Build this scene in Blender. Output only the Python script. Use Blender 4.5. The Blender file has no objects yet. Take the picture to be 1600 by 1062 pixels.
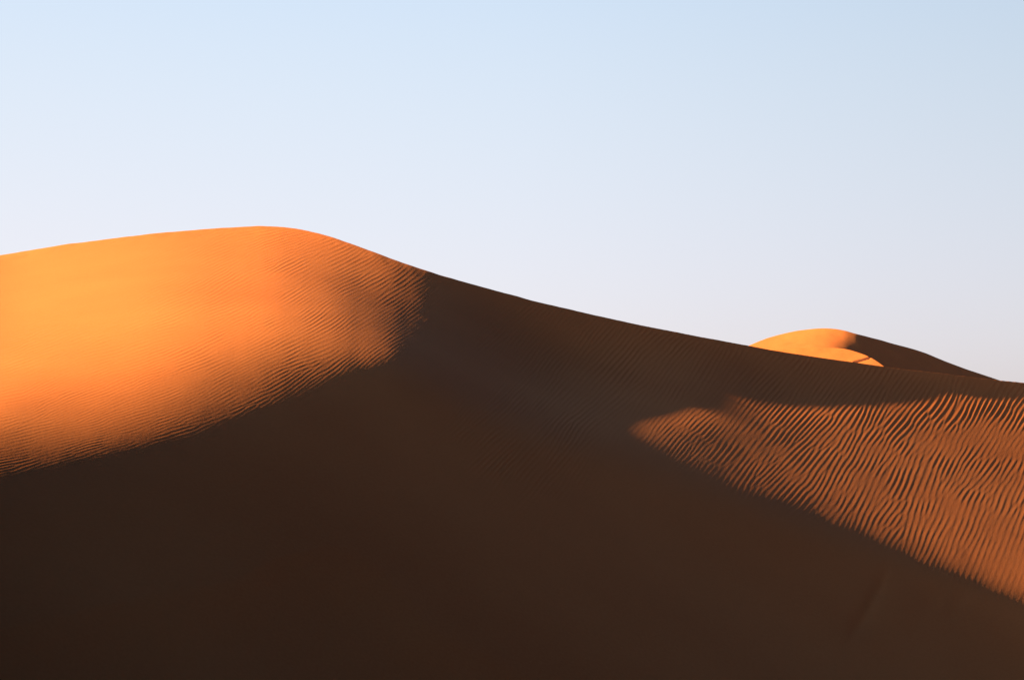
import bpy, math
import numpy as np

# ------------------------------------------------------------------ helpers
K = 0.21176 / 800.0                       # half-width tangent of an 85 mm lens per pixel of the 1600 px frame
PITCH = math.atan(169 * K)                # the camera looks up by about 2.6 degrees
SUN_DIR = np.array([-0.82795, 0.36863, 0.42262])
rng = np.random.default_rng(7)
col = bpy.context.scene.collection


def bearing(X, Y):
    """photo measure -> horizontal (x/y) and vertical (z/y) bearing from the camera"""
    cp, sp = math.cos(PITCH), math.sin(PITCH)
    a = (X - 800) * K
    b = (531 - Y) * K
    q = cp - b * sp
    return a / q, (sp + b * cp) / q


def spline_basis(n, x):
    t = np.clip(x, 0, 1) * (n - 3)
    i = np.minimum(t.astype(int), n - 4)
    f = t - i
    w = np.stack([(1 - f) ** 3, 3 * f ** 3 - 6 * f ** 2 + 4, -3 * f ** 3 + 3 * f ** 2 + 3 * f + 1, f ** 3], -1) / 6
    d = np.stack([-(1 - f) ** 2, 3 * f ** 2 - 4 * f, -3 * f ** 2 + 2 * f + 1, f ** 2], -1) / 2 * (n - 3)
    return i, w, d


class Curve:
    def __init__(s, pts):
        X = np.array([p[0] for p in pts], float)
        Y = np.array([p[1] for p in pts], float)
        s.u, s.v = bearing(X, Y)
        d = np.diff(s.v) / np.diff(s.u)
        h = np.diff(s.u)
        m = np.zeros(len(s.u))
        m[1:-1] = (d[:-1] * h[1:] + d[1:] * h[:-1]) / (h[:-1] + h[1:])
        m[0], m[-1] = d[0], d[-1]
        s.m = m

    def __call__(s, u):
        i = np.clip(np.searchsorted(s.u, u) - 1, 0, len(s.u) - 2)
        h = s.u[i + 1] - s.u[i]
        t = (u - s.u[i]) / h
        a, b, c, d = s.v[i], s.v[i + 1], s.m[i] * h, s.m[i + 1] * h
        v = (2 * t ** 3 - 3 * t * t + 1) * a + (t ** 3 - 2 * t * t + t) * c + (-2 * t ** 3 + 3 * t * t) * b + (t ** 3 - t * t) * d
        g = ((6 * t * t - 6 * t) * a + (3 * t * t - 4 * t + 1) * c + (-6 * t * t + 6 * t) * b + (3 * t * t - 2 * t) * d) / h
        lo, hi = t < 0, t > 1
        v = np.where(lo, a + c * t, np.where(hi, b + d * (t - 1), v))
        g = np.where(lo, c / h, np.where(hi, d / h, g))
        return v, g


class Slope:
    """visible face of a dune: a bicubic net of log distances over bearing x height fraction"""
    def __init__(s, crest, vb, u0, u1, net):
        s.crest, s.vb, s.u0, s.u1, s.C = crest, vb, u0, u1, net

    def __call__(s, u, w):
        V, g = s.crest(u)
        v = s.vb + w * (V - s.vb)
        nu, nw = s.C.shape
        iu, a, da = spline_basis(nu, (u - s.u0) / (s.u1 - s.u0))
        iw, b, db = spline_basis(nw, w)
        r = rx = rw = 0
        for p in range(4):
            for q in range(4):
                cc = s.C[iu + p, iw + q]
                r = r + a[..., p] * b[..., q] * cc
                rx = rx + da[..., p] * b[..., q] * cc
                rw = rw + a[..., p] * db[..., q] * cc
        ru = rx / (s.u1 - s.u0) - rw * w * g / (V - s.vb)
        rv = rw / (V - s.vb)
        d = np.exp(r)
        P = np.stack([u * d, d, v * d], -1)
        N = np.stack([ru, -(1 + u * ru + v * rv), rv], -1)
        N /= np.linalg.norm(N, axis=-1, keepdims=True)
        return P, N, v, rv


def grid_mesh(name, P, mat, kind='structure', label=None, category=None):
    n, m = P.shape[:2]
    me = bpy.data.meshes.new(name)
    idx = np.arange(n * m, dtype=np.int32).reshape(n, m)
    q = np.stack([idx[:-1, :-1], idx[1:, :-1], idx[1:, 1:], idx[:-1, 1:]], -1).reshape(-1, 4)
    me.vertices.add(n * m)
    me.vertices.foreach_set('co', P.astype(np.float32).ravel())
    me.loops.add(q.size)
    me.loops.foreach_set('vertex_index', q.ravel())
    me.polygons.add(len(q))
    me.polygons.foreach_set('loop_start', np.arange(0, q.size, 4, dtype=np.int32))
    me.polygons.foreach_set('use_smooth', np.ones(len(q), bool))
    me.update(calc_edges=True)
    me.materials.append(mat)
    o = bpy.data.objects.new(name, me)
    col.objects.link(o)
    o['kind'] = kind
    if label:
        o['label'] = label
    if category:
        o['category'] = category
    return o


def sstep(a, b, x):
    t = np.clip((x - a) / (b - a), 0, 1)
    return t * t * (3 - 2 * t)


def value_noise(x, y, seed):
    r = np.random.default_rng(seed).random((256, 256))
    xi, yi = np.floor(x).astype(int), np.floor(y).astype(int)
    fx, fy = x - xi, y - yi
    fx, fy = fx * fx * fx * (fx * (6 * fx - 15) + 10), fy * fy * fy * (fy * (6 * fy - 15) + 10)
    g = lambda i, j: r[(xi + i) & 255, (yi + j) & 255]
    return (g(0, 0) * (1 - fx) + g(1, 0) * fx) * (1 - fy) + (g(0, 1) * (1 - fx) + g(1, 1) * fx) * fy - .5


def fbm(x, y, seed, n=4):
    return sum(value_noise(x * 2 ** k, y * 2 ** k, seed + k) / 2 ** k for k in range(n))


# ------------------------------------------------------------------ materials
def sand(name, scale=1.0, base=(.55, .19, .065)):
    m = bpy.data.materials.new(name)
    m.use_nodes = True
    nt = m.node_tree
    b = nt.nodes['Principled BSDF']
    N = nt.nodes.new
    Lk = nt.links.new
    co = N('ShaderNodeTexCoord')
    big = N('ShaderNodeTexNoise'); big.inputs['Scale'].default_value = .07 * scale; big.inputs['Detail'].default_value = 5
    fine = N('ShaderNodeTexNoise'); fine.inputs['Scale'].default_value = 9 * scale; fine.inputs['Detail'].default_value = 6
    for t in (big, fine):
        Lk(co.outputs['Object'], t.inputs['Vector'])
    add = N('ShaderNodeMath'); add.operation = 'MULTIPLY_ADD'
    Lk(fine.outputs['Fac'], add.inputs[0]); add.inputs[1].default_value = .45
    Lk(big.outputs['Fac'], add.inputs[2])
    ramp = N('ShaderNodeValToRGB')
    Lk(add.outputs[0], ramp.inputs['Fac'])
    e = ramp.color_ramp.elements
    e[0].position, e[1].position = .45, 1.0
    e[0].color = (base[0] * .90, base[1] * .84, base[2] * .82, 1)
    e[1].color = (base[0] * 1.10, base[1] * 1.16, base[2] * 1.18, 1)
    Lk(ramp.outputs['Color'], b.inputs['Base Color'])
    b.inputs['Roughness'].default_value = .95
    b.inputs['Specular IOR Level'].default_value = .08
    bump = N('ShaderNodeBump'); bump.inputs['Strength'].default_value = .25; bump.inputs['Distance'].default_value = .02
    Lk(fine.outputs['Fac'], bump.inputs['Height'])
    Lk(bump.outputs['Normal'], b.inputs['Normal'])
    return m


SAND = sand('sand')
SAND_FAR = sand('far_sand', .3)
DARK_FLOOR = sand('low_bounce_floor', .5, (.11, .09, .07))  # invented dark surface for the unseen floor, keeps bounce light low

# ------------------------------------------------------------------ a dune: visible face, foot below the floor, falling back, shoulders
def build_dune(P, RV, uu, crest, soft_pts, mat, label, foot_len, floor, reach, wide):
    run = np.linspace(foot_len, 0, 30)[:-1]
    foot = P[:, :1] + run[None, :, None] * np.array([0, -1, -.62])
    crest_v, _ = crest(uu)
    m0 = np.minimum(1 / np.maximum(RV[:, -1], .5) + crest_v, crest_v - .01)
    soft = np.interp(uu, *zip(*[(bearing(x, 600)[0], s) for x, s in soft_pts]))
    t = np.linspace(0, 1, 70)[1:] ** 1.6 * reach
    back = []
    z = P[:, -1, 2].copy(); y = P[:, -1, 1].copy(); prev = 0
    for ti in t:
        s = m0 + (-.56 - m0) * sstep(0, 1, np.clip((ti + prev) / 2 / soft, 0, 1))
        z = z + s * (ti - prev)
        yy = y + ti
        back.append(np.stack([P[:, -1, 0] * yy / y, yy, np.maximum(z, floor - .01 * ti)], -1))
        prev = ti
    P = np.concatenate([foot, P, np.stack(back, 1)], 1)

    def shoulder(edge, sgn):
        out = []
        for k in np.linspace(0, 1, 26)[1:]:
            q = edge.copy()
            q[:, 0] += sgn * wide * k
            q[:, 2] = edge[:, 2] + (floor - 1 - edge[:, 2]) * (k * k * (3 - 2 * k))
            out.append(q)
        return np.stack(out)
    P = np.concatenate([shoulder(P[0], -1)[::-1], P, shoulder(P[-1], 1)], 0)
    return grid_mesh('sand_dune', P, mat, label=label, category='dune')


# ------------------------------------------------------------------ the large dune
CREST = Curve([(-540, 475.4), (-480, 467.33), (-420, 459.4), (-360, 451.39), (-300, 442.97), (-240, 433.87), (-180, 424.53), (-120, 415.79), (-60, 407.67), (-35, 404.19), (-10, 400.48), (15, 396.46), (40, 392.14), (65, 387.77), (90, 383.63), (115, 379.93), (140, 376.61), (165, 373.54), (190, 370.64), (215, 367.85), (240, 365.16), (265, 362.64), (290, 360.39), (315, 358.45), (340, 356.76), (365, 355.13), (390, 353.64), (415, 353.06), (440, 354.31), (465, 357.74), (490, 362.99), (515, 369.73), (540, 377.94), (565, 387.17), (590, 396.41), (615, 405.63), (640, 414.79), (665, 423.27), (690, 430.97), (715, 438.1), (740, 444.85), (765, 451.58), (790, 458.3), (815, 464.82), (840, 471.1), (865, 477.18), (890, 483.13), (915, 489.0), (940, 494.78), (965, 500.42), (990, 505.84), (1015, 510.98), (1040, 515.84), (1065, 520.51), (1090, 525.15), (1115, 529.83), (1140, 534.51), (1165, 539.11), (1190, 543.62), (1215, 548.01), (1240, 552.25), (1265, 556.25), (1290, 559.97), (1315, 563.45), (1340, 566.79), (1365, 570.06), (1390, 573.33), (1415, 576.57), (1440, 579.74), (1465, 582.82), (1490, 585.82), (1515, 588.76), (1540, 591.67), (1565, 594.44), (1590, 597.0), (1615, 599.36), (1640, 601.54), (1665, 603.54), (1690, 605.41), (1715, 607.19), (1760, 610.26), (1820, 614.38), (1880, 618.36), (1940, 622.14), (2000, 625.82), (2060, 629.5), (2120, 633.27)])
NU, NW = 72, 36
# control net of the slope: log distance x 10000, columns of bearing
net = np.array([
    40038, 40114, 40190, 40266, 40342, 40418, 40495, 40572, 40651, 40733, 40818, 40909, 41003, 41102, 41203, 41305, 41408, 41515, 41629, 41760, 41915, 42104, 42334, 42611, 42933, 43296, 43691, 44110, 44541, 44977, 45414, 45848, 46279, 46709, 47137, 47564,
    40116, 40192, 40269, 40345, 40422, 40499, 40577, 40655, 40734, 40815, 40898, 40985, 41077, 41174, 41276, 41382, 41491, 41603, 41722, 41854, 42008, 42195, 42424, 42700, 43025, 43395, 43798, 44222, 44655, 45090, 45525, 45958, 46390, 46821, 47251, 47681,
    40193, 40270, 40347, 40424, 40502, 40580, 40659, 40738, 40818, 40899, 40980, 41065, 41153, 41249, 41351, 41460, 41573, 41690, 41813, 41949, 42105, 42291, 42519, 42795, 43122, 43495, 43903, 44331, 44766, 45201, 45635, 46069, 46502, 46936, 47369, 47802,
    40270, 40347, 40425, 40503, 40582, 40661, 40741, 40821, 40902, 40983, 41065, 41148, 41234, 41327, 41428, 41539, 41655, 41776, 41905, 42045, 42204, 42392, 42620, 42896, 43223, 43597, 44006, 44436, 44873, 45309, 45745, 46181, 46618, 47054, 47490, 47926,
    40347, 40425, 40503, 40583, 40662, 40742, 40823, 40904, 40986, 41068, 41151, 41234, 41319, 41410, 41510, 41621, 41740, 41865, 41998, 42142, 42305, 42495, 42724, 43000, 43327, 43700, 44109, 44539, 44978, 45418, 45857, 46297, 46736, 47175, 47615, 48054,
    40423, 40502, 40582, 40662, 40742, 40823, 40905, 40987, 41070, 41153, 41237, 41322, 41408, 41498, 41597, 41708, 41829, 41958, 42094, 42241, 42406, 42598, 42828, 43105, 43431, 43803, 44212, 44644, 45086, 45529, 45972, 46415, 46857, 47300, 47743, 48186,
    40499, 40579, 40660, 40741, 40822, 40904, 40987, 41070, 41154, 41239, 41325, 41411, 41499, 41590, 41689, 41800, 41922, 42054, 42192, 42341, 42507, 42700, 42930, 43206, 43533, 43906, 44316, 44751, 45197, 45643, 46090, 46536, 46982, 47428, 47875, 48321,
    40575, 40656, 40738, 40820, 40903, 40986, 41070, 41155, 41240, 41327, 41415, 41503, 41593, 41685, 41786, 41897, 42020, 42153, 42293, 42443, 42608, 42800, 43029, 43306, 43633, 44008, 44422, 44861, 45310, 45760, 46210, 46660, 47110, 47560, 48010, 48459,
    40652, 40734, 40816, 40900, 40984, 41068, 41154, 41241, 41328, 41417, 41506, 41597, 41690, 41784, 41886, 41997, 42120, 42254, 42395, 42545, 42709, 42898, 43125, 43402, 43731, 44110, 44528, 44971, 45425, 45879, 46332, 46786, 47239, 47693, 48146, 48600,
    40728, 40811, 40895, 40980, 41066, 41152, 41240, 41328, 41418, 41509, 41601, 41695, 41789, 41886, 41989, 42101, 42223, 42357, 42498, 42647, 42808, 42994, 43219, 43494, 43826, 44209, 44633, 45081, 45539, 45996, 46454, 46911, 47368, 47826, 48283, 48740,
    40805, 40890, 40975, 41062, 41149, 41237, 41327, 41418, 41510, 41603, 41698, 41794, 41892, 41991, 42094, 42206, 42327, 42460, 42601, 42749, 42908, 43089, 43309, 43581, 43914, 44304, 44735, 45190, 45651, 46112, 46573, 47034, 47495, 47955, 48416, 48878,
    40883, 40969, 41056, 41145, 41234, 41324, 41416, 41509, 41604, 41700, 41797, 41896, 41996, 42098, 42202, 42312, 42432, 42563, 42703, 42851, 43008, 43184, 43396, 43663, 43996, 44391, 44831, 45294, 45758, 46223, 46687, 47151, 47616, 48080, 48545, 49009,
    40962, 41050, 41139, 41229, 41321, 41414, 41508, 41604, 41701, 41799, 41899, 42000, 42102, 42205, 42310, 42420, 42538, 42667, 42806, 42954, 43110, 43282, 43487, 43746, 44073, 44470, 44918, 45388, 45857, 46325, 46793, 47261, 47728, 48196, 48663, 49128,
    41043, 41133, 41224, 41317, 41410, 41506, 41602, 41701, 41800, 41901, 42003, 42106, 42210, 42315, 42421, 42530, 42646, 42773, 42912, 43061, 43218, 43388, 43588, 43839, 44157, 44547, 44993, 45466, 45941, 46413, 46885, 47356, 47827, 48297, 48765, 49231,
    41125, 41218, 41311, 41406, 41503, 41601, 41700, 41800, 41902, 42004, 42108, 42213, 42319, 42426, 42535, 42643, 42759, 42885, 43023, 43173, 43333, 43507, 43707, 43953, 44260, 44634, 45063, 45526, 46001, 46477, 46952, 47427, 47901, 48374, 48845, 49314,
    41210, 41305, 41401, 41499, 41598, 41698, 41799, 41902, 42006, 42110, 42216, 42323, 42431, 42540, 42651, 42761, 42876, 43002, 43140, 43292, 43456, 43636, 43842, 44087, 44384, 44736, 45136, 45574, 46036, 46510, 46989, 47467, 47946, 48424, 48901, 49375,
    41298, 41395, 41494, 41594, 41695, 41797, 41900, 42005, 42111, 42218, 42325, 42434, 42544, 42656, 42768, 42881, 42996, 43121, 43260, 43412, 43579, 43763, 43973, 44219, 44506, 44836, 45207, 45616, 46058, 46524, 47005, 47488, 47971, 48454, 48936, 49414,
    41387, 41487, 41587, 41689, 41792, 41897, 42002, 42108, 42216, 42325, 42434, 42545, 42657, 42770, 42884, 42999, 43115, 43240, 43378, 43530, 43697, 43882, 44092, 44333, 44608, 44918, 45264, 45647, 46070, 46527, 47007, 47495, 47982, 48468, 48953, 49436,
    41478, 41580, 41682, 41786, 41891, 41997, 42104, 42212, 42321, 42432, 42543, 42655, 42769, 42884, 42999, 43117, 43234, 43358, 43495, 43645, 43810, 43993, 44199, 44432, 44692, 44982, 45305, 45667, 46073, 46522, 47000, 47490, 47980, 48469, 48958, 49446,
    41571, 41674, 41778, 41884, 41990, 42098, 42206, 42316, 42427, 42539, 42652, 42766, 42881, 42997, 43115, 43234, 43354, 43476, 43612, 43759, 43922, 44101, 44300, 44521, 44766, 45036, 45338, 45682, 46074, 46514, 46989, 47481, 47974, 48466, 48958, 49452,
    41665, 41770, 41875, 41982, 42090, 42199, 42310, 42421, 42533, 42646, 42761, 42877, 42994, 43112, 43231, 43351, 43473, 43595, 43729, 43874, 44033, 44208, 44398, 44607, 44836, 45089, 45373, 45701, 46081, 46512, 46984, 47477, 47973, 48469, 48964, 49461,
    41760, 41866, 41973, 42082, 42191, 42302, 42413, 42526, 42640, 42755, 42871, 42988, 43107, 43226, 43347, 43469, 43592, 43715, 43845, 43988, 44143, 44313, 44496, 44694, 44911, 45149, 45418, 45732, 46101, 46525, 46993, 47486, 47986, 48484, 48981, 49475,
    41855, 41963, 42072, 42181, 42292, 42404, 42517, 42631, 42746, 42863, 42981, 43099, 43219, 43340, 43462, 43585, 43709, 43834, 43961, 44100, 44251, 44416, 44593, 44783, 44990, 45218, 45475, 45777, 46136, 46556, 47022, 47516, 48016, 48514, 49005, 49489,
    41952, 42061, 42171, 42282, 42394, 42507, 42621, 42737, 42853, 42971, 43090, 43210, 43331, 43453, 43576, 43700, 43824, 43950, 44076, 44211, 44358, 44518, 44691, 44876, 45076, 45295, 45543, 45836, 46190, 46607, 47074, 47568, 48066, 48556, 49031, 49494,
    42049, 42159, 42270, 42383, 42496, 42610, 42726, 42843, 42961, 43080, 43200, 43321, 43443, 43566, 43689, 43814, 43940, 44067, 44194, 44326, 44469, 44624, 44792, 44974, 45169, 45381, 45621, 45908, 46259, 46677, 47146, 47639, 48130, 48603, 49053, 49479,
    42147, 42258, 42371, 42484, 42599, 42714, 42831, 42949, 43068, 43188, 43309, 43431, 43554, 43677, 43802, 43928, 44054, 44182, 44312, 44442, 44579, 44729, 44894, 45073, 45262, 45467, 45699, 45980, 46330, 46750, 47221, 47710, 48190, 48640, 49055, 49436,
    42246, 42358, 42471, 42585, 42700, 42816, 42934, 43052, 43171, 43291, 43412, 43534, 43657, 43781, 43906, 44032, 44159, 44288, 44418, 44550, 44684, 44826, 44983, 45157, 45341, 45536, 45759, 46033, 46382, 46802, 47272, 47755, 48219, 48642, 49021, 49359,
    42347, 42458, 42571, 42685, 42800, 42916, 43033, 43150, 43269, 43389, 43509, 43630, 43752, 43876, 44000, 44126, 44253, 44381, 44512, 44644, 44778, 44914, 45060, 45220, 45397, 45584, 45796, 46062, 46406, 46825, 47292, 47765, 48207, 48600, 48946, 49251,
    42448, 42559, 42672, 42785, 42899, 43014, 43129, 43246, 43363, 43482, 43601, 43721, 43842, 43964, 44088, 44213, 44339, 44467, 44597, 44729, 44862, 44996, 45133, 45278, 45438, 45617, 45820, 46076, 46414, 46832, 47294, 47752, 48167, 48528, 48845, 49128,
    42551, 42661, 42772, 42883, 42996, 43109, 43223, 43338, 43454, 43570, 43688, 43806, 43926, 44047, 44169, 44292, 44418, 44545, 44673, 44803, 44934, 45068, 45204, 45342, 45487, 45646, 45835, 46083, 46421, 46842, 47299, 47736, 48119, 48448, 48741, 49011,
    42654, 42763, 42872, 42982, 43093, 43205, 43317, 43430, 43544, 43659, 43775, 43892, 44010, 44129, 44250, 44372, 44496, 44622, 44748, 44877, 45008, 45140, 45275, 45412, 45550, 45691, 45860, 46101, 46445, 46877, 47329, 47734, 48082, 48386, 48661, 48917,
    42758, 42865, 42973, 43081, 43190, 43300, 43410, 43522, 43634, 43747, 43862, 43977, 44094, 44212, 44332, 44453, 44575, 44699, 44825, 44952, 45081, 45213, 45346, 45481, 45618, 45753, 45916, 46157, 46510, 46949, 47386, 47753, 48071, 48360, 48620, 48855,
    42861, 42967, 43073, 43180, 43287, 43396, 43505, 43615, 43726, 43838, 43951, 44065, 44181, 44298, 44416, 44536, 44657, 44780, 44905, 45032, 45160, 45290, 45422, 45556, 45691, 45835, 46017, 46279, 46641, 47063, 47464, 47799, 48099, 48376, 48619, 48824,
    42965, 43069, 43174, 43279, 43386, 43493, 43601, 43710, 43820, 43931, 44043, 44157, 44272, 44388, 44506, 44625, 44746, 44868, 44992, 45118, 45246, 45375, 45507, 45641, 45780, 45944, 46168, 46472, 46841, 47231, 47590, 47900, 48182, 48437, 48651, 48822,
    43068, 43171, 43275, 43379, 43484, 43591, 43698, 43806, 43916, 44026, 44138, 44251, 44366, 44481, 44598, 44717, 44837, 44959, 45083, 45208, 45336, 45465, 45599, 45735, 45885, 46082, 46357, 46703, 47080, 47444, 47770, 48055, 48309, 48529, 48707, 48845,
    43171, 43273, 43375, 43479, 43584, 43689, 43796, 43903, 44012, 44122, 44234, 44346, 44460, 44575, 44692, 44810, 44930, 45052, 45175, 45300, 45428, 45560, 45695, 45835, 46003, 46241, 46563, 46939, 47320, 47665, 47963, 48220, 48439, 48621, 48769, 48892,
    43273, 43375, 43477, 43580, 43684, 43788, 43894, 44002, 44110, 44220, 44330, 44442, 44556, 44671, 44787, 44905, 45024, 45146, 45269, 45396, 45526, 45659, 45795, 45938, 46126, 46398, 46755, 47152, 47535, 47866, 48138, 48361, 48544, 48695, 48828, 48951,
    43377, 43477, 43579, 43681, 43785, 43889, 43995, 44102, 44210, 44319, 44429, 44541, 44654, 44769, 44885, 45003, 45122, 45244, 45369, 45497, 45629, 45762, 45895, 46040, 46241, 46536, 46912, 47319, 47702, 48026, 48280, 48475, 48629, 48760, 48887, 49013,
    43481, 43581, 43682, 43784, 43887, 43991, 44096, 44203, 44311, 44419, 44530, 44641, 44754, 44869, 44985, 45103, 45224, 45348, 45474, 45603, 45733, 45862, 45990, 46135, 46346, 46652, 47030, 47434, 47814, 48134, 48381, 48562, 48700, 48823, 48947, 49070,
    43585, 43685, 43786, 43888, 43990, 44094, 44199, 44306, 44413, 44522, 44632, 44743, 44856, 44971, 45088, 45208, 45330, 45454, 45581, 45707, 45833, 45957, 46082, 46232, 46452, 46758, 47126, 47514, 47880, 48195, 48442, 48624, 48762, 48883, 49002, 49120,
    43691, 43790, 43891, 43992, 44095, 44199, 44304, 44410, 44517, 44625, 44736, 44847, 44961, 45077, 45195, 45316, 45439, 45562, 45686, 45809, 45930, 46050, 46178, 46341, 46572, 46873, 47220, 47579, 47922, 48225, 48475, 48667, 48816, 48940, 49055, 49166,
    43798, 43897, 43997, 44099, 44201, 44305, 44410, 44516, 44623, 44732, 44842, 44955, 45070, 45187, 45307, 45427, 45549, 45669, 45789, 45907, 46025, 46146, 46284, 46466, 46711, 47006, 47324, 47646, 47956, 48243, 48493, 48699, 48862, 48995, 49110, 49214,
    43905, 44005, 44105, 44206, 44309, 44413, 44518, 44624, 44732, 44842, 44954, 45068, 45184, 45302, 45421, 45539, 45657, 45774, 45890, 46004, 46121, 46245, 46395, 46597, 46859, 47148, 47437, 47718, 47993, 48261, 48510, 48727, 48905, 49048, 49166, 49265,
    44014, 44114, 44214, 44316, 44418, 44522, 44628, 44735, 44844, 44956, 45069, 45184, 45300, 45417, 45533, 45649, 45763, 45876, 45987, 46099, 46215, 46345, 46509, 46734, 47010, 47291, 47551, 47796, 48042, 48292, 48537, 48760, 48949, 49102, 49223, 49318,
    44125, 44224, 44325, 44427, 44530, 44635, 44741, 44850, 44960, 45073, 45186, 45301, 45415, 45529, 45641, 45753, 45863, 45971, 46078, 46188, 46304, 46442, 46630, 46881, 47160, 47424, 47660, 47880, 48109, 48348, 48587, 48810, 49002, 49157, 49279, 49372,
    44236, 44336, 44437, 44540, 44644, 44750, 44858, 44968, 45079, 45191, 45303, 45415, 45526, 45636, 45744, 45851, 45957, 46061, 46164, 46270, 46388, 46542, 46767, 47035, 47300, 47541, 47759, 47970, 48195, 48433, 48667, 48885, 49070, 49216, 49333, 49426,
    44350, 44451, 44553, 44656, 44762, 44869, 44978, 45088, 45198, 45308, 45418, 45526, 45633, 45738, 45842, 45945, 46046, 46146, 46245, 46350, 46479, 46665, 46917, 47180, 47423, 47644, 47853, 48064, 48290, 48526, 48757, 48966, 49140, 49275, 49386, 49480,
    44467, 44568, 44671, 44776, 44883, 44991, 45099, 45207, 45315, 45422, 45527, 45631, 45733, 45834, 45934, 46033, 46131, 46229, 46327, 46439, 46595, 46814, 47066, 47309, 47531, 47740, 47948, 48161, 48382, 48608, 48834, 49036, 49201, 49332, 49442, 49538,
    44587, 44689, 44794, 44899, 45006, 45112, 45218, 45324, 45428, 45530, 45631, 45731, 45829, 45926, 46023, 46119, 46215, 46312, 46414, 46545, 46733, 46965, 47201, 47423, 47632, 47837, 48045, 48259, 48472, 48682, 48897, 49096, 49258, 49390, 49503, 49599,
    44710, 44813, 44918, 45023, 45128, 45231, 45334, 45435, 45535, 45633, 45730, 45826, 45921, 46016, 46110, 46205, 46302, 46398, 46511, 46668, 46877, 47103, 47321, 47529, 47732, 47936, 48145, 48355, 48559, 48756, 48956, 49153, 49317, 49450, 49563, 49658,
    44835, 44938, 45041, 45144, 45245, 45345, 45443, 45540, 45636, 45730, 45824, 45918, 46011, 46105, 46198, 46293, 46388, 46489, 46622, 46802, 47012, 47225, 47431, 47632, 47834, 48038, 48245, 48448, 48645, 48832, 49021, 49213, 49377, 49510, 49619, 49709,
    44959, 45060, 45160, 45259, 45356, 45452, 45546, 45640, 45732, 45824, 45916, 46008, 46100, 46193, 46286, 46379, 46473, 46586, 46739, 46930, 47132, 47335, 47535, 47735, 47936, 48139, 48341, 48538, 48727, 48909, 49089, 49274, 49435, 49565, 49672, 49755,
    45080, 45177, 45273, 45368, 45461, 45553, 45644, 45734, 45825, 45916, 46006, 46098, 46188, 46279, 46371, 46459, 46557, 46686, 46854, 47044, 47241, 47439, 47638, 47837, 48037, 48236, 48432, 48623, 48807, 48984, 49157, 49329, 49488, 49614, 49715, 49795,
    45194, 45287, 45379, 45470, 45560, 45649, 45738, 45827, 45917, 46006, 46096, 46185, 46273, 46361, 46448, 46531, 46638, 46785, 46962, 47152, 47347, 47544, 47741, 47939, 48136, 48331, 48521, 48706, 48885, 49057, 49221, 49381, 49535, 49660, 49756, 49832,
    45301, 45391, 45479, 45567, 45655, 45743, 45831, 45919, 46007, 46095, 46182, 46267, 46352, 46436, 46515, 46599, 46723, 46884, 47066, 47258, 47453, 47649, 47846, 48041, 48234, 48423, 48607, 48786, 48959, 49126, 49284, 49434, 49580, 49703, 49797, 49867,
    45402, 45489, 45575, 45662, 45749, 45836, 45923, 46009, 46095, 46179, 46261, 46341, 46421, 46497, 46572, 46673, 46815, 46986, 47173, 47366, 47561, 47756, 47949, 48141, 48329, 48513, 48691, 48864, 49031, 49191, 49343, 49485, 49623, 49742, 49831, 49901,
    45501, 45585, 45670, 45756, 45842, 45927, 46011, 46094, 46175, 46253, 46329, 46404, 46475, 46542, 46627, 46753, 46912, 47092, 47282, 47476, 47670, 47862, 48052, 48239, 48422, 48599, 48772, 48939, 49100, 49253, 49399, 49535, 49664, 49779, 49867, 49936,
    45598, 45680, 45765, 45850, 45933, 46015, 46095, 46172, 46246, 46316, 46385, 46451, 46515, 46588, 46694, 46841, 47014, 47202, 47395, 47588, 47779, 47968, 48153, 48335, 48513, 48685, 48852, 49012, 49166, 49313, 49452, 49582, 49704, 49815, 49902, 49971,
    45691, 45772, 45852, 45932, 46009, 46084, 46156, 46225, 46291, 46356, 46419, 46481, 46552, 46647, 46775, 46936, 47119, 47311, 47505, 47697, 47886, 48071, 48252, 48429, 48601, 48768, 48929, 49083, 49231, 49371, 49503, 49626, 49740, 49844, 49931, 50002,
    45775, 45852, 45926, 45996, 46065, 46132, 46197, 46260, 46322, 46383, 46443, 46511, 46600, 46719, 46867, 47039, 47225, 47419, 47613, 47804, 47990, 48172, 48349, 48521, 48687, 48848, 49003, 49151, 49292, 49425, 49551, 49667, 49773, 49868, 49953, 50027,
    45843, 45914, 45980, 46043, 46105, 46166, 46226, 46287, 46346, 46405, 46471, 46555, 46666, 46805, 46967, 47146, 47335, 47528, 47720, 47908, 48092, 48270, 48442, 48609, 48770, 48925, 49074, 49215, 49349, 49476, 49595, 49704, 49803, 49892, 49973, 50048,
    45894, 45956, 46016, 46075, 46134, 46193, 46251, 46310, 46368, 46432, 46513, 46618, 46748, 46902, 47073, 47256, 47446, 47637, 47826, 48011, 48191, 48365, 48533, 48694, 48850, 48999, 49141, 49275, 49403, 49523, 49634, 49737, 49831, 49915, 49993, 50066,
    45928, 45985, 46042, 46100, 46157, 46215, 46273, 46331, 46395, 46474, 46573, 46697, 46842, 47006, 47184, 47369, 47558, 47747, 47932, 48113, 48288, 48457, 48620, 48776, 48925, 49068, 49203, 49331, 49452, 49564, 49669, 49766, 49855, 49936, 50012, 50084,
    45953, 46008, 46065, 46122, 46179, 46236, 46293, 46357, 46434, 46531, 46649, 46788, 46945, 47117, 47298, 47484, 47671, 47856, 48037, 48213, 48383, 48546, 48703, 48853, 48996, 49132, 49260, 49381, 49495, 49601, 49700, 49792, 49876, 49955, 50030, 50102,
    45974, 46030, 46086, 46142, 46199, 46256, 46320, 46396, 46490, 46604, 46738, 46890, 47056, 47232, 47415, 47600, 47784, 47965, 48141, 48312, 48476, 48633, 48783, 48926, 49063, 49191, 49313, 49427, 49534, 49633, 49727, 49814, 49896, 49974, 50049, 50122,
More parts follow.
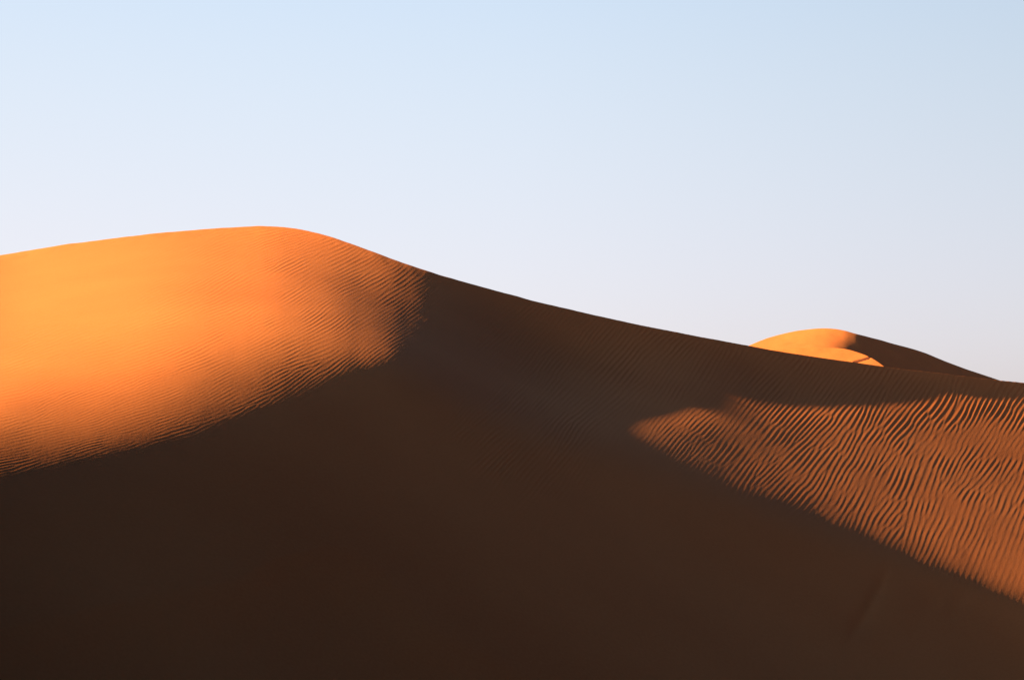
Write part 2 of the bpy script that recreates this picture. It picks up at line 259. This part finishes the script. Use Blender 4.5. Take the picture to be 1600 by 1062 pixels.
    45994, 46050, 46106, 46163, 46220, 46283, 46359, 46452, 46563, 46693, 46841, 47003, 47175, 47355, 47537, 47720, 47901, 48077, 48247, 48411, 48569, 48719, 48862, 48998, 49127, 49249, 49363, 49470, 49570, 49663, 49752, 49835, 49916, 49994, 50069, 50143,
    46017, 46074, 46132, 46191, 46253, 46327, 46418, 46528, 46656, 46800, 46958, 47128, 47305, 47486, 47668, 47848, 48023, 48194, 48358, 48515, 48665, 48808, 48944, 49072, 49194, 49308, 49414, 49514, 49607, 49695, 49779, 49860, 49938, 50016, 50092, 50167,
    46045, 46106, 46168, 46234, 46308, 46396, 46503, 46628, 46769, 46925, 47091, 47266, 47446, 47627, 47807, 47984, 48155, 48320, 48477, 48627, 48770, 48905, 49033, 49154, 49267, 49373, 49472, 49565, 49652, 49734, 49813, 49891, 49967, 50043, 50119, 50193,
    46079, 46147, 46218, 46296, 46385, 46488, 46609, 46746, 46898, 47062, 47236, 47414, 47596, 47776, 47954, 48127, 48293, 48452, 48603, 48746, 48881, 49009, 49129, 49241, 49347, 49445, 49537, 49623, 49704, 49781, 49856, 49930, 50003, 50077, 50149, 50222,
    46118, 46195, 46279, 46372, 46476, 46594, 46727, 46876, 47036, 47207, 47385, 47566, 47748, 47928, 48103, 48272, 48434, 48587, 48732, 48868, 48996, 49116, 49228, 49333, 49430, 49521, 49606, 49685, 49761, 49833, 49903, 49973, 50043, 50113, 50183, 50253,
    46163, 46252, 46349, 46457, 46577, 46709, 46855, 47012, 47180, 47356, 47537, 47720, 47902, 48080, 48253, 48418, 48575, 48724, 48863, 48993, 49113, 49226, 49330, 49427, 49516, 49600, 49678, 49751, 49821, 49888, 49955, 50020, 50086, 50153, 50220, 50287,
    46213, 46315, 46428, 46551, 46686, 46832, 46988, 47155, 47329, 47508, 47691, 47875, 48056, 48233, 48403, 48565, 48718, 48861, 48994, 49118, 49232, 49337, 49433, 49522, 49604, 49680, 49752, 49819, 49884, 49947, 50008, 50070, 50132, 50195, 50258, 50323]).reshape(NU, NW) / 10000.0
VB = bearing(800, 1140)[1]
U0, U1 = bearing(-480, 600)[0], bearing(2080, 600)[0]
FACE = Slope(CREST, VB, U0, U1, net)
DENS = 1.0

u_in = np.linspace(-.250, .250, int(2420 * DENS))
u_l = np.linspace(U0, -.250, int(170 * DENS))[:-1]
uu = np.concatenate([u_l, u_in, -u_l[::-1]])
ww = np.linspace(0, 1, int(1000 * DENS))
U, W = np.meshgrid(uu, ww, indexing='ij')
P, N, V, RV = FACE(U, W)
_f = math.cos(PITCH) + V * math.sin(PITCH)
XP = 800 + U / _f / K
YP = 531 - ((-math.sin(PITCH) + V * math.cos(PITCH)) / _f) / K


def blend(pts, X, Y, s=110.0):
    """smooth interpolation of hand-measured values (x, y, value)"""
    num = np.zeros(X.shape); den = np.zeros(X.shape)
    for px, py, val in pts:
        g = 1.0 / (((X - px) ** 2 + (Y - py) ** 2) / s ** 2 + .06) ** 2
        num += g * val; den += g
    return num / den


# direction of the ripple crests and their spacing, as measured
CREST_ANGLE = [(0, 420, 13), (0, 720, 16), (100, 620, 17), (300, 450, 22), (200, 560, 18), (380, 600, 27), (500, 450, 28), (420, 380, 17), (620, 480, 39),
               (800, 620, 46), (1100, 680, 46), (1250, 565, 48), (1400, 680, 53), (1550, 650, 60), (1400, 800, 62), (1550, 850, 66), (900, 520, 45), (1150, 740, 52), (900, 760, 50)]
SPACING = [(0, 420, 4.0), (0, 720, 5.2), (100, 620, 5.0), (300, 450, 4.8), (200, 560, 5.0), (380, 600, 5.9), (500, 450, 5.9), (420, 380, 4.9), (620, 480, 6.2),
           (800, 620, 7.2), (1100, 680, 7.8), (1250, 565, 8.0), (1400, 680, 9.4), (1550, 650, 9.4), (1400, 800, 10), (1550, 850, 10.8), (900, 520, 7.2), (1150, 740, 8.6), (900, 760, 8)]
STEEP = [(0, 420, 0.023), (100, 480, 0.036), (250, 410, 0.041), (300, 500, 0.072), (100, 600, 0.060), (0, 680, 0.054), (150, 715, 0.048), (200, 650, 0.054), (400, 400, 0.077), (400, 560, 0.054), (430, 620, 0.048), (480, 480, 0.051),
         (550, 420, 0.038), (600, 500, 0.031), (655, 480, 0.024), (760, 560, 0.059), (700, 500, 0.013), (850, 640, 0.189), (800, 700, 0.152), (1000, 700, 0.029), (1100, 690, 0.043), (1300, 700, 0.052), (1550, 700, 0.057),
         (1500, 850, 0.043), (1590, 900, 0.029), (1300, 780, 0.045), (1300, 590, 0.152), (1000, 580, 0.177), (850, 500, 0.059), (1550, 605, 0.189), (700, 800, 0.012), (900, 840, 0.039),
         (1200, 850, 0.022), (300, 800, 0.000), (1400, 950, 0.005), (1000, 950, 0.000), (100, 830, 0.000), (500, 720, 0.002), (340, 690, 0.037), (1150, 760, 0.035), (600, 620, 0.009)]


def ripples(P, N):
    r = np.random.default_rng(11)
    nc, nr = P.shape[:2]
    X, Y = XP, YP                                            # bearing of each vertex in photo measure
    z = np.zeros((nc, nr), np.complex64)
    x0, x1 = -150.0, 1750.0
    c0 = int(np.argmax(uu >= -.250)); c1 = nc - c0
    xcol = X[:, 0]
    n_try = 50000
    kx = r.uniform(x0, x1, n_try); ky = r.uniform(340, 900, n_try)
    lam = blend(SPACING, kx, ky)
    keep = r.random(n_try) < (3.2 / lam) ** 2
    kx, ky, lam = kx[keep], ky[keep], lam[keep]
    st = blend(STEEP, kx, ky)
    top = np.interp(kx, xcol, Y[:, -1])
    keep = (ky > top - 25) & (st > .008)
    kx, ky, lam = kx[keep], ky[keep], lam[keep]
    ang = np.radians(blend(CREST_ANGLE, kx, ky) + np.where(kx > 950, 11, 8) * 2 * fbm(kx / 55, ky / 40, 31, 2) + r.normal(0, 2.0, len(kx)))
    lam = .9 * lam * (1 + .22 * fbm(kx / 60, ky / 60, 37, 2)) * np.exp(r.normal(0, .04, len(kx)))
    ph = r.uniform(0, 2 * math.pi, len(kx))
    dx = xcol[c0 + 5] - xcol[c0 + 4]
    yb = Y[:, 0]; yt = Y[:, -1]
    for cx, cy, l, a, p in zip(kx, ky, lam, ang, ph):
        ca, sa = math.cos(a), math.sin(a)
        s_al, s_ac = (4.6 if cx > 950 else 6.0) * l, 1.6 * l
        ex = 2.3 * math.hypot(s_al * ca, s_ac * sa); ey = 2.3 * math.hypot(s_al * sa, s_ac * ca)
        i0 = max(c0, c0 + int((cx - ex - xcol[c0]) / dx)); i1 = min(c1, c0 + int((cx + ex - xcol[c0]) / dx) + 2)
        if i1 <= i0:
            continue
        ic = min(nc - 1, max(0, (i0 + i1) // 2))
        lo = min((cy + ey - yb[k]) / (yt[k] - yb[k]) for k in (i0, ic, i1 - 1)); hi = max((cy - ey - yb[k]) / (yt[k] - yb[k]) for k in (i0, ic, i1 - 1))
        j0 = max(0, int(lo * nr)); j1 = min(nr, int(hi * nr) + 2)
        if j1 <= j0:
            continue
        qx = (X[i0:i1, j0:j1] - cx).astype(np.float32); qy = (cy - Y[i0:i1, j0:j1]).astype(np.float32)
        al = qx * ca + qy * sa; ac = -qx * sa + qy * ca
        g = np.exp(-.5 * ((al / s_al) ** 2 + (ac / s_ac) ** 2))
        z[i0:i1, j0:j1] += g * np.exp(1j * (ac * (2 * math.pi / l) + p)).astype(np.complex64)
    mag = np.abs(z)
    mag = mag / (np.median(mag[mag > .05]) + 1e-6)
    psi = np.angle(z)
    prof = np.cos(psi) + .16 * np.cos(2 * psi + .9)
    steep = blend(STEEP, X, Y, 80) * (1 + .60 * 2 * fbm(X / 38 + 9, Y / 22 + 3, 53, 3))
    lamv = blend(SPACING, X, Y)
    # spacing on the ground from the bearing spacing, the distance and the tilt across the ripples
    d = P[..., 1]
    gx = np.gradient(P, axis=0) / np.gradient(X, axis=0)[..., None]
    gy = np.gradient(P, axis=1) / np.gradient(Y, axis=1)[..., None]
    an = np.radians(blend(CREST_ANGLE, X, Y))
    across = -np.sin(an)[..., None] * gx - np.cos(an)[..., None] * gy      # photo measure has y downward
    along = np.cos(an)[..., None] * gx - np.sin(an)[..., None] * gy
    along /= np.linalg.norm(along, axis=-1, keepdims=True)
    across = across - (across * along).sum(-1, keepdims=True) * along
    lam_m = np.clip(lamv * np.linalg.norm(across, axis=-1), .08, .6)
    h = np.clip(steep, 0, None) * .9 * lam_m / (2 * math.pi) * prof * np.tanh(1.4 * mag)
    edge = sstep(-.249, -.235, U) * (1 - sstep(.235, .249, U))
    return h * edge * (1 - .7 * sstep(.985, 1, W))


def relief():
    """broad undulations, shallow slide grooves under the terrace lip and a hollow low on the left"""
    X, Y = XP, YP
    x, y = P[..., 0], P[..., 1]
    h = .015 * fbm(x / 5 + 20, y / 7 + 20, 61, 3) * sstep(.02, .2, W)
    for (xa, ya, xb, yb, wd, dep) in [(1396, 875, 1322, 1012, 6, .045), (1388, 890, 1335, 1000, 13, .05), (1510, 915, 1478, 975, 8, .03), (1468, 915, 1415, 1010, 13, .03), (760, 860, 735, 1060, 14, .02)]:
        L = math.hypot(xb - xa, yb - ya)
        a = ((X - xa) * (xb - xa) + (Y - ya) * (yb - ya)) / L
        c = (-(X - xa) * (yb - ya) + (Y - ya) * (xb - xa)) / L + 5 * fbm(X / 40, Y / 40, 67, 2)
        h -= dep * np.exp(-.5 * (c / wd) ** 2) * sstep(-.05 * L, .3 * L, a) * (1 - sstep(.7 * L, 1.1 * L, a))
    h += .035 * fbm(x / 1.3, y / 3, 91, 3) * sstep(.975, .998, W) + .003 * fbm(x / .8, y / 1.6, 95, 2) * sstep(.0, .1, W)
    # a hollow low on the left, under a soft rib
    edge = np.interp(X[:, 0], [-600, -60, 200, 380, 470, 520, 560, 600, 640, 700, 780, 900, 1100], [1080, 990, 940, 893, 862, 846, 836, 895, 945, 990, 1035, 1095, 1190])
    edge = np.convolve(np.pad(edge, 75, 'edge'), np.ones(151) / 151, 'valid')[:, None]
    d = np.clip(Y - edge + 18 * fbm(X / 90, Y / 90, 83, 2), 0, None)
    h -= .45 * (1 - np.exp(-(d / 95) ** 1.3))
    return h


P = P + N * (ripples(P, N) + relief())[..., None]
build_dune(P, RV, uu, CREST, [(0, 14), (430, 9), (620, 2.5), (800, 1.2), (1600, 1.2)], SAND,
           'large rippled orange sand dune, sunlit on its left hump and in shade below', 14, -16, 75, 60)

# ------------------------------------------------------------------ the two far dunes behind its right end
FAR_FACES = [
    ([(1060, 585), (1120, 560), (1170, 539.5), (1200, 527.5), (1230, 519.5), (1255, 515), (1280, 513.2), (1300, 513.3), (1318, 516), (1335, 521), (1370, 530), (1403, 539), (1440, 549.5), (1478, 565), (1520, 580), (1545, 588.5), (1570, 596.5), (1620, 612), (1680, 630)], (36, 16), [
        113367, 113418, 113469, 113522, 113581, 113652, 113744, 113868, 114023, 114196, 114368, 114530, 114685, 114838, 114992, 115148,
        113259, 113307, 113357, 113413, 113475, 113546, 113637, 113760, 113923, 114119, 114329, 114530, 114714, 114885, 115058, 115238,
        113164, 113212, 113265, 113323, 113388, 113464, 113560, 113690, 113865, 114077, 114304, 114526, 114730, 114926, 115129, 115345,
        113082, 113133, 113188, 113250, 113320, 113402, 113507, 113652, 113848, 114081, 114322, 114548, 114756, 114967, 115203, 115469,
        113012, 113066, 113124, 113190, 113265, 113356, 113476, 113643, 113865, 114120, 114371, 114600, 114817, 115054, 115321, 115614,
        112953, 113008, 113071, 113141, 113223, 113325, 113463, 113659, 113910, 114182, 114435, 114665, 114902, 115176, 115479, 115775,
        112902, 112960, 113026, 113102, 113192, 113309, 113472, 113702, 113982, 114262, 114513, 114755, 115030, 115344, 115657, 115935,
        112859, 112919, 112989, 113070, 113170, 113305, 113497, 113761, 114058, 114337, 114590, 114860, 115181, 115521, 115828, 116088,
        112822, 112886, 112960, 113048, 113162, 113318, 113545, 113841, 114145, 114421, 114690, 115014, 115385, 115719, 115990, 116239,
        112795, 112862, 112939, 113035, 113163, 113341, 113598, 113904, 114202, 114476, 114778, 115157, 115536, 115838, 116109, 116373,
        112777, 112848, 112928, 113031, 113171, 113364, 113634, 113931, 114216, 114488, 114810, 115216, 115582, 115876, 116148, 116436,
        112776, 112847, 112932, 113047, 113199, 113410, 113686, 113964, 114234, 114503, 114843, 115257, 115607, 115895, 116172, 116449,
        112797, 112861, 112958, 113087, 113253, 113483, 113746, 113994, 114250, 114504, 114840, 115248, 115582, 115883, 116161, 116422,
        112806, 112910, 113025, 113161, 113353, 113589, 113820, 114048, 114281, 114517, 114862, 115223, 115554, 115847, 116110, 116357,
        112871, 112971, 113106, 113300, 113519, 113732, 113933, 114133, 114348, 114577, 114902, 115259, 115553, 115825, 116058, 116251,
        112962, 113117, 113322, 113535, 113740, 113936, 114134, 114347, 114585, 114848, 115059, 115288, 115551, 115761, 115971, 116122,
        113136, 113336, 113535, 113726, 113911, 114099, 114303, 114531, 114772, 114989, 115229, 115431, 115580, 115739, 115910, 116087,
        113365, 113567, 113749, 113928, 114113, 114316, 114538, 114766, 114978, 115202, 115385, 115534, 115691, 115859, 116028, 116191,
        113598, 113779, 113947, 114127, 114324, 114539, 114755, 114967, 115176, 115345, 115490, 115640, 115797, 115956, 116108, 116264,
        113820, 113989, 114170, 114366, 114572, 114779, 114980, 115164, 115317, 115457, 115601, 115750, 115900, 116048, 116198, 116354,
        114057, 114234, 114428, 114625, 114820, 115001, 115165, 115306, 115439, 115576, 115718, 115860, 116001, 116143, 116285, 116427,
        114329, 114509, 114697, 114875, 115036, 115178, 115308, 115435, 115567, 115702, 115837, 115971, 116105, 116240, 116375, 116510,
        114618, 114778, 114932, 115067, 115190, 115308, 115427, 115549, 115674, 115797, 115920, 116044, 116168, 116293, 116418, 116544,
        114878, 115002, 115113, 115221, 115328, 115437, 115548, 115661, 115773, 115884, 115996, 116108, 116221, 116335, 116447, 116564,
        115078, 115175, 115273, 115373, 115475, 115578, 115680, 115783, 115885, 115987, 116090, 116194, 116297, 116402, 116507, 116614,
        115254, 115346, 115439, 115533, 115627, 115720, 115813, 115906, 115999, 116093, 116187, 116282, 116377, 116473, 116567, 116663,
        115438, 115523, 115607, 115692, 115776, 115860, 115944, 116029, 116114, 116200, 116285, 116371, 116457, 116543, 116630, 116718,
        115623, 115699, 115774, 115850, 115926, 116002, 116078, 116155, 116232, 116309, 116387, 116464, 116542, 116620, 116697, 116775,
        115805, 115873, 115941, 116009, 116078, 116146, 116215, 116284, 116353, 116422, 116491, 116561, 116631, 116701, 116772, 116842,
        115989, 116048, 116109, 116170, 116230, 116291, 116352, 116413, 116474, 116535, 116597, 116659, 116721, 116783, 116845, 116907,
        116176, 116224, 116278, 116330, 116383, 116437, 116490, 116543, 116597, 116651, 116705, 116759, 116813, 116868, 116922, 116978,
        116360, 116401, 116446, 116492, 116537, 116583, 116629, 116675, 116721, 116767, 116814, 116860, 116907, 116954, 117001, 117049,
        116541, 116579, 116617, 116655, 116694, 116732, 116770, 116809, 116848, 116887, 116926, 116965, 117005, 117045, 117085, 117125,
        116720, 116759, 116793, 116821, 116852, 116884, 116915, 116946, 116978, 117010, 117042, 117074, 117106, 117138, 117171, 117203,
        116899, 116938, 116971, 116993, 117016, 117040, 117064, 117088, 117112, 117136, 117161, 117186, 117210, 117235, 117261, 117287,
        117081, 117121, 117150, 117170, 117185, 117200, 117216, 117233, 117250, 117267, 117283, 117300, 117318, 117336, 117355, 117375], 1050, 1690, 'far orange dune behind the right end of the ridge, right side in shade'),
    ([(1080, 575), (1140, 558), (1190, 549), (1230, 545), (1262, 543.3), (1295, 543), (1322, 545.2), (1343, 551), (1360, 558.5), (1373, 566.5), (1385, 575), (1410, 594), (1440, 618)], (30, 14), [
        113137, 113278, 113417, 113553, 113686, 113815, 113940, 114060, 114174, 114280, 114379, 114470, 114554, 114630,
        113087, 113235, 113380, 113522, 113662, 113797, 113928, 114052, 114169, 114277, 114377, 114468, 114551, 114629,
        113036, 113192, 113345, 113495, 113641, 113783, 113919, 114047, 114167, 114277, 114377, 114469, 114552, 114629,
        112987, 113151, 113312, 113470, 113624, 113772, 113914, 114046, 114169, 114280, 114380, 114471, 114554, 114631,
        112938, 113111, 113280, 113446, 113608, 113762, 113909, 114045, 114170, 114281, 114381, 114471, 114554, 114631,
        112891, 113072, 113250, 113423, 113591, 113752, 113903, 114042, 114167, 114279, 114378, 114468, 114550, 114626,
        112847, 113035, 113219, 113399, 113573, 113738, 113893, 114033, 114159, 114269, 114368, 114457, 114539, 114615,
        112804, 112998, 113188, 113373, 113552, 113721, 113878, 114020, 114145, 114254, 114352, 114440, 114522, 114599,
        112763, 112962, 113157, 113347, 113530, 113702, 113861, 114003, 114127, 114236, 114332, 114420, 114501, 114579,
        112724, 112928, 113127, 113320, 113506, 113681, 113841, 113983, 114106, 114213, 114309, 114396, 114477, 114558,
        112686, 112893, 113096, 113293, 113481, 113658, 113818, 113960, 114082, 114188, 114283, 114369, 114451, 114534,
        112650, 112860, 113065, 113264, 113455, 113632, 113793, 113933, 114054, 114159, 114253, 114339, 114421, 114507,
        112616, 112828, 113035, 113235, 113427, 113605, 113766, 113905, 114024, 114128, 114221, 114306, 114389, 114475,
        112583, 112796, 113005, 113206, 113399, 113577, 113737, 113875, 113993, 114095, 114187, 114272, 114356, 114441,
        112552, 112766, 112975, 113177, 113370, 113549, 113708, 113844, 113960, 114061, 114151, 114236, 114321, 114406,
        112523, 112737, 112946, 113148, 113341, 113519, 113676, 113811, 113925, 114024, 114114, 114199, 114284, 114369,
        112497, 112710, 112919, 113121, 113313, 113490, 113646, 113778, 113890, 113989, 114077, 114162, 114248, 114330,
        112473, 112686, 112893, 113093, 113284, 113459, 113612, 113742, 113852, 113949, 114036, 114121, 114206, 114288,
        112454, 112664, 112869, 113067, 113256, 113428, 113579, 113707, 113814, 113909, 113995, 114079, 114164, 114243,
        112441, 112646, 112846, 113041, 113225, 113394, 113542, 113666, 113771, 113863, 113948, 114030, 114114, 114189,
        112435, 112632, 112824, 113010, 113187, 113350, 113492, 113613, 113715, 113805, 113887, 113966, 114047, 114126,
        112438, 112623, 112804, 112980, 113147, 113301, 113438, 113554, 113653, 113740, 113819, 113894, 113969, 114051,
        112449, 112618, 112785, 112947, 113101, 113244, 113373, 113484, 113580, 113663, 113738, 113808, 113876, 113946,
        112469, 112619, 112766, 112910, 113047, 113176, 113294, 113399, 113490, 113569, 113640, 113705, 113767, 113827,
        112495, 112625, 112751, 112875, 112994, 113107, 113213, 113309, 113394, 113469, 113537, 113598, 113654, 113708,
        112527, 112635, 112740, 112844, 112944, 113040, 113131, 113215, 113293, 113363, 113426, 113483, 113536, 113584,
        112563, 112649, 112734, 112816, 112897, 112975, 113050, 113121, 113188, 113251, 113308, 113361, 113409, 113454,
        112603, 112667, 112730, 112792, 112853, 112912, 112969, 113025, 113078, 113130, 113179, 113225, 113268, 113309,
        112642, 112689, 112731, 112773, 112814, 112854, 112894, 112933, 112971, 113008, 113044, 113079, 113114, 113151,
        112680, 112710, 112735, 112758, 112780, 112801, 112822, 112844, 112865, 112885, 112905, 112927, 112952, 112982], 1070, 1450, 'low sunlit orange dune in front of the far dune, behind the ridge'),
]
for sil, shape, data, xa, xb, text in FAR_FACES:
    crest = Curve(sil)
    u0, u1 = bearing(xa, 600)[0], bearing(xb, 600)[0]
    face = Slope(crest, bearing(800, 650)[1], u0, u1, np.array(data).reshape(shape) / 20000.0)
    u1d = np.linspace(u0, u1, 460)
    Uf, Wf = np.meshgrid(u1d, np.linspace(0, 1, 150), indexing='ij')
    Pf, Nf, Vf, RVf = face(Uf, Wf)
    bump = .10 * fbm(Pf[..., 0] / 4, Pf[..., 1] / 5, 71, 3)
    if xa == 1070:                       # slide crack across the lit face of the near one
        a, b = bearing(1332, 566.5), bearing(1361, 558.5)
        L = math.hypot(b[0] - a[0], b[1] - a[1])
        al = ((Uf - a[0]) * (b[0] - a[0]) + (Vf - a[1]) * (b[1] - a[1])) / L
        ac = (-(Uf - a[0]) * (b[1] - a[1]) + (Vf - a[1]) * (b[0] - a[0])) / L
        bump = bump - .2 * np.exp(-.5 * (ac / (1.0 * K)) ** 2) * sstep(0, 4 * K, al) * (1 - sstep(L - 3 * K, L + 2 * K, al))
    Pf = Pf + Nf * bump[..., None]
    build_dune(Pf, RVf, u1d, crest, [(1000, 25), (1290, 20), (1330, 4), (1700, 3)], SAND_FAR, text, 48, -18, 140, 90)

# ------------------------------------------------------------------ unseen dune added beside the camera to shade the valley
a = np.linspace(-110, 48, 180)          # along its ridge, running away from the camera
s = np.linspace(-1, 1, 120)
A, Q = np.meshgrid(a, s, indexing='ij')
top = 32 * np.exp(-((A + 5) / 70) ** 4) + 1.5 * np.sin(A / 17)
ridge_x = -38 + 5 * np.sin(A / 23) - .10 * A
prof = np.where(Q < 0, 1 - sstep(0, 1, -Q), np.clip(1 - Q / .55, 0, None))
prof = np.maximum(prof, 0)
wid = np.where(Q < 0, 60, 52)
P2 = np.stack([ridge_x + Q * wid, A + 38, -14 + (top + 2) * prof * sstep(-110, -70, A) * (1 - sstep(22, 46, A))], -1)
grid_mesh('sand_dune', P2, SAND, label='unseen sand dune added left of the view to shade the valley', category='dune')


# ------------------------------------------------------------------ desert floor, rising to the photographer's own dune
r = np.concatenate([np.linspace(.0, 60, 90), 60 * 1.13 ** np.arange(1, 42)])
th = np.linspace(0, 2 * math.pi, 145)
R, T = np.meshgrid(r, th, indexing='ij')
gx, gy = R * np.sin(T), R * np.cos(T)
hill = 1 - sstep(0, 52, np.hypot(gx, np.maximum(gy, 0) + np.minimum(gy, 0) * .45))
gz = -13.2 + 11.5 * hill + fbm(gx / 60 + 40, gy / 60 + 40, 3) * 2.0 * sstep(20, 120, R)
grid_mesh('desert_floor', np.stack([gx, gy, gz], -1)[:, ::-1], DARK_FLOOR, label='unseen floor around the foot of the dunes, darkened to cut bounce light', category='ground')

# ------------------------------------------------------------------ sun and sky
sc = bpy.context.scene
sun = bpy.data.lights.new('sun', 'SUN')
sun.energy = 5.0
sun.angle = math.radians(.53)
sun.color = (1.0, .58, .205)
so = bpy.data.objects.new('sun', sun)
from mathutils import Vector
so.rotation_euler = Vector(SUN_DIR).to_track_quat('Z', 'Y').to_euler()
col.objects.link(so)

w = bpy.data.worlds.new('World')
sc.world = w
w.use_nodes = True
nt = w.node_tree
bg = nt.nodes['Background']
sky = nt.nodes.new('ShaderNodeTexSky')
sky.sky_type = 'NISHITA'
sky.sun_disc = False
sky.sun_elevation = math.asin(SUN_DIR[2])
sky.sun_rotation = math.atan2(SUN_DIR[0], SUN_DIR[1])
sky.air_density = 1.0
sky.dust_density = .4
sky.ozone_density = 2.0
# dusty desert air: whitens the low sky; overhead made darker so shaded slopes stay dark
tc = nt.nodes.new('ShaderNodeTexCoord')
sep = nt.nodes.new('ShaderNodeSeparateXYZ')
nt.links.new(tc.outputs['Generated'], sep.inputs[0])


def ramp_of(sock, stops, soft=False):
    r = nt.nodes.new('ShaderNodeValToRGB')
    nt.links.new(sock, r.inputs['Fac'])
    e = r.color_ramp.elements
    while len(e) < len(stops):
        e.new(.5)
    for k, (p, c) in enumerate(stops):
        e[k].position = p
        e[k].color = (*c, 1)
    if soft:
        r.color_ramp.interpolation = 'B_SPLINE'
    return r.outputs['Color']


fold = nt.nodes.new('ShaderNodeMath'); fold.operation = 'MULTIPLY_ADD'
nt.links.new(sep.outputs['X'], fold.inputs[0]); fold.inputs[1].default_value = .5; fold.inputs[2].default_value = .5
zs = np.array([0, .037, .074, .119, .18, .25])
zc = np.array([(.55, .55, .86), (.655, .625, .85), (.80, .635, .70), (1.0, .745, .69), (1.09, .885, .80), (1.12, .93, .84)])
zq = np.linspace(0, .25, 26)
zf = np.stack([np.polyval(np.polyfit(zs, zc[:, c], 3), zq) for c in range(3)], -1)
sky_tint = ramp_of(sep.outputs['Z'], [(float(p), tuple(float(x) for x in c)) for p, c in zip(zq, zf)])
xq = np.linspace(.2, .8, 25)
xf = np.interp(xq, [.2, .395, .5, .605, .8], [.6, .86, .985, .975, .89])
xf = np.convolve(np.pad(xf, 2, 'edge'), [.1, .2, .4, .2, .1], 'valid')
wide = ramp_of(fold.outputs[0], [(0, (.3, .3, .3))] + [(float(p), (float(v), float(v), float(v))) for p, v in zip(xq, xf)] + [(1, (.85, .85, .85))])
# full sky brightness only ahead; sky out of view is dimmed to deepen shade
front = ramp_of(sep.outputs['Y'], [(.55, (0, 0, 0)), (.93, (1, 1, 1))])
dim_unseen = nt.nodes.new('ShaderNodeMixRGB')
nt.links.new(front, dim_unseen.inputs['Fac']); dim_unseen.inputs[1].default_value = (.018, .085, .13, 1); nt.links.new(sky_tint, dim_unseen.inputs[2])
sky_tint = dim_unseen.outputs[0]
# warm glow added to the unseen sky, behind left, to light shaded slopes
dot = nt.nodes.new('ShaderNodeVectorMath'); dot.operation = 'DOT_PRODUCT'
nt.links.new(tc.outputs['Generated'], dot.inputs[0])
dot.inputs[1].default_value = (-.66, -.70, .27)
glow = ramp_of(dot.outputs['Value'], [(.88, (0, 0, 0)), (.97, (10.0, 7.4, 5.7))])
both = nt.nodes.new('ShaderNodeMixRGB'); both.blend_type = 'ADD'; both.inputs['Fac'].default_value = 1
nt.links.new(sky_tint, both.inputs[1]); nt.links.new(glow, both.inputs[2])
sky_tint = both.outputs[0]
m1 = nt.nodes.new('ShaderNodeMixRGB'); m1.blend_type = 'MULTIPLY'; m1.inputs['Fac'].default_value = 1
m2 = nt.nodes.new('ShaderNodeMixRGB'); m2.blend_type = 'MULTIPLY'; m2.inputs['Fac'].default_value = 1
nt.links.new(sky.outputs['Color'], m1.inputs[1]); nt.links.new(sky_tint, m1.inputs[2])
nt.links.new(m1.outputs[0], m2.inputs[1]); nt.links.new(wide, m2.inputs[2])
nt.links.new(m2.outputs[0], bg.inputs['Color'])
bg.inputs['Strength'].default_value = .052


cam = bpy.data.cameras.new('camera')
cam.lens = 85
cam.sensor_width = 36
cam.clip_start = .1
cam.clip_end = 20000
co = bpy.data.objects.new('camera', cam)
co.rotation_euler = (math.pi / 2 + PITCH, 0, 0)
col.objects.link(co)
sc.camera = co

sc.view_settings.view_transform = 'Standard'
sc.view_settings.look = 'None'
sc.view_settings.exposure = 2.1
sc.view_settings.gamma = 1
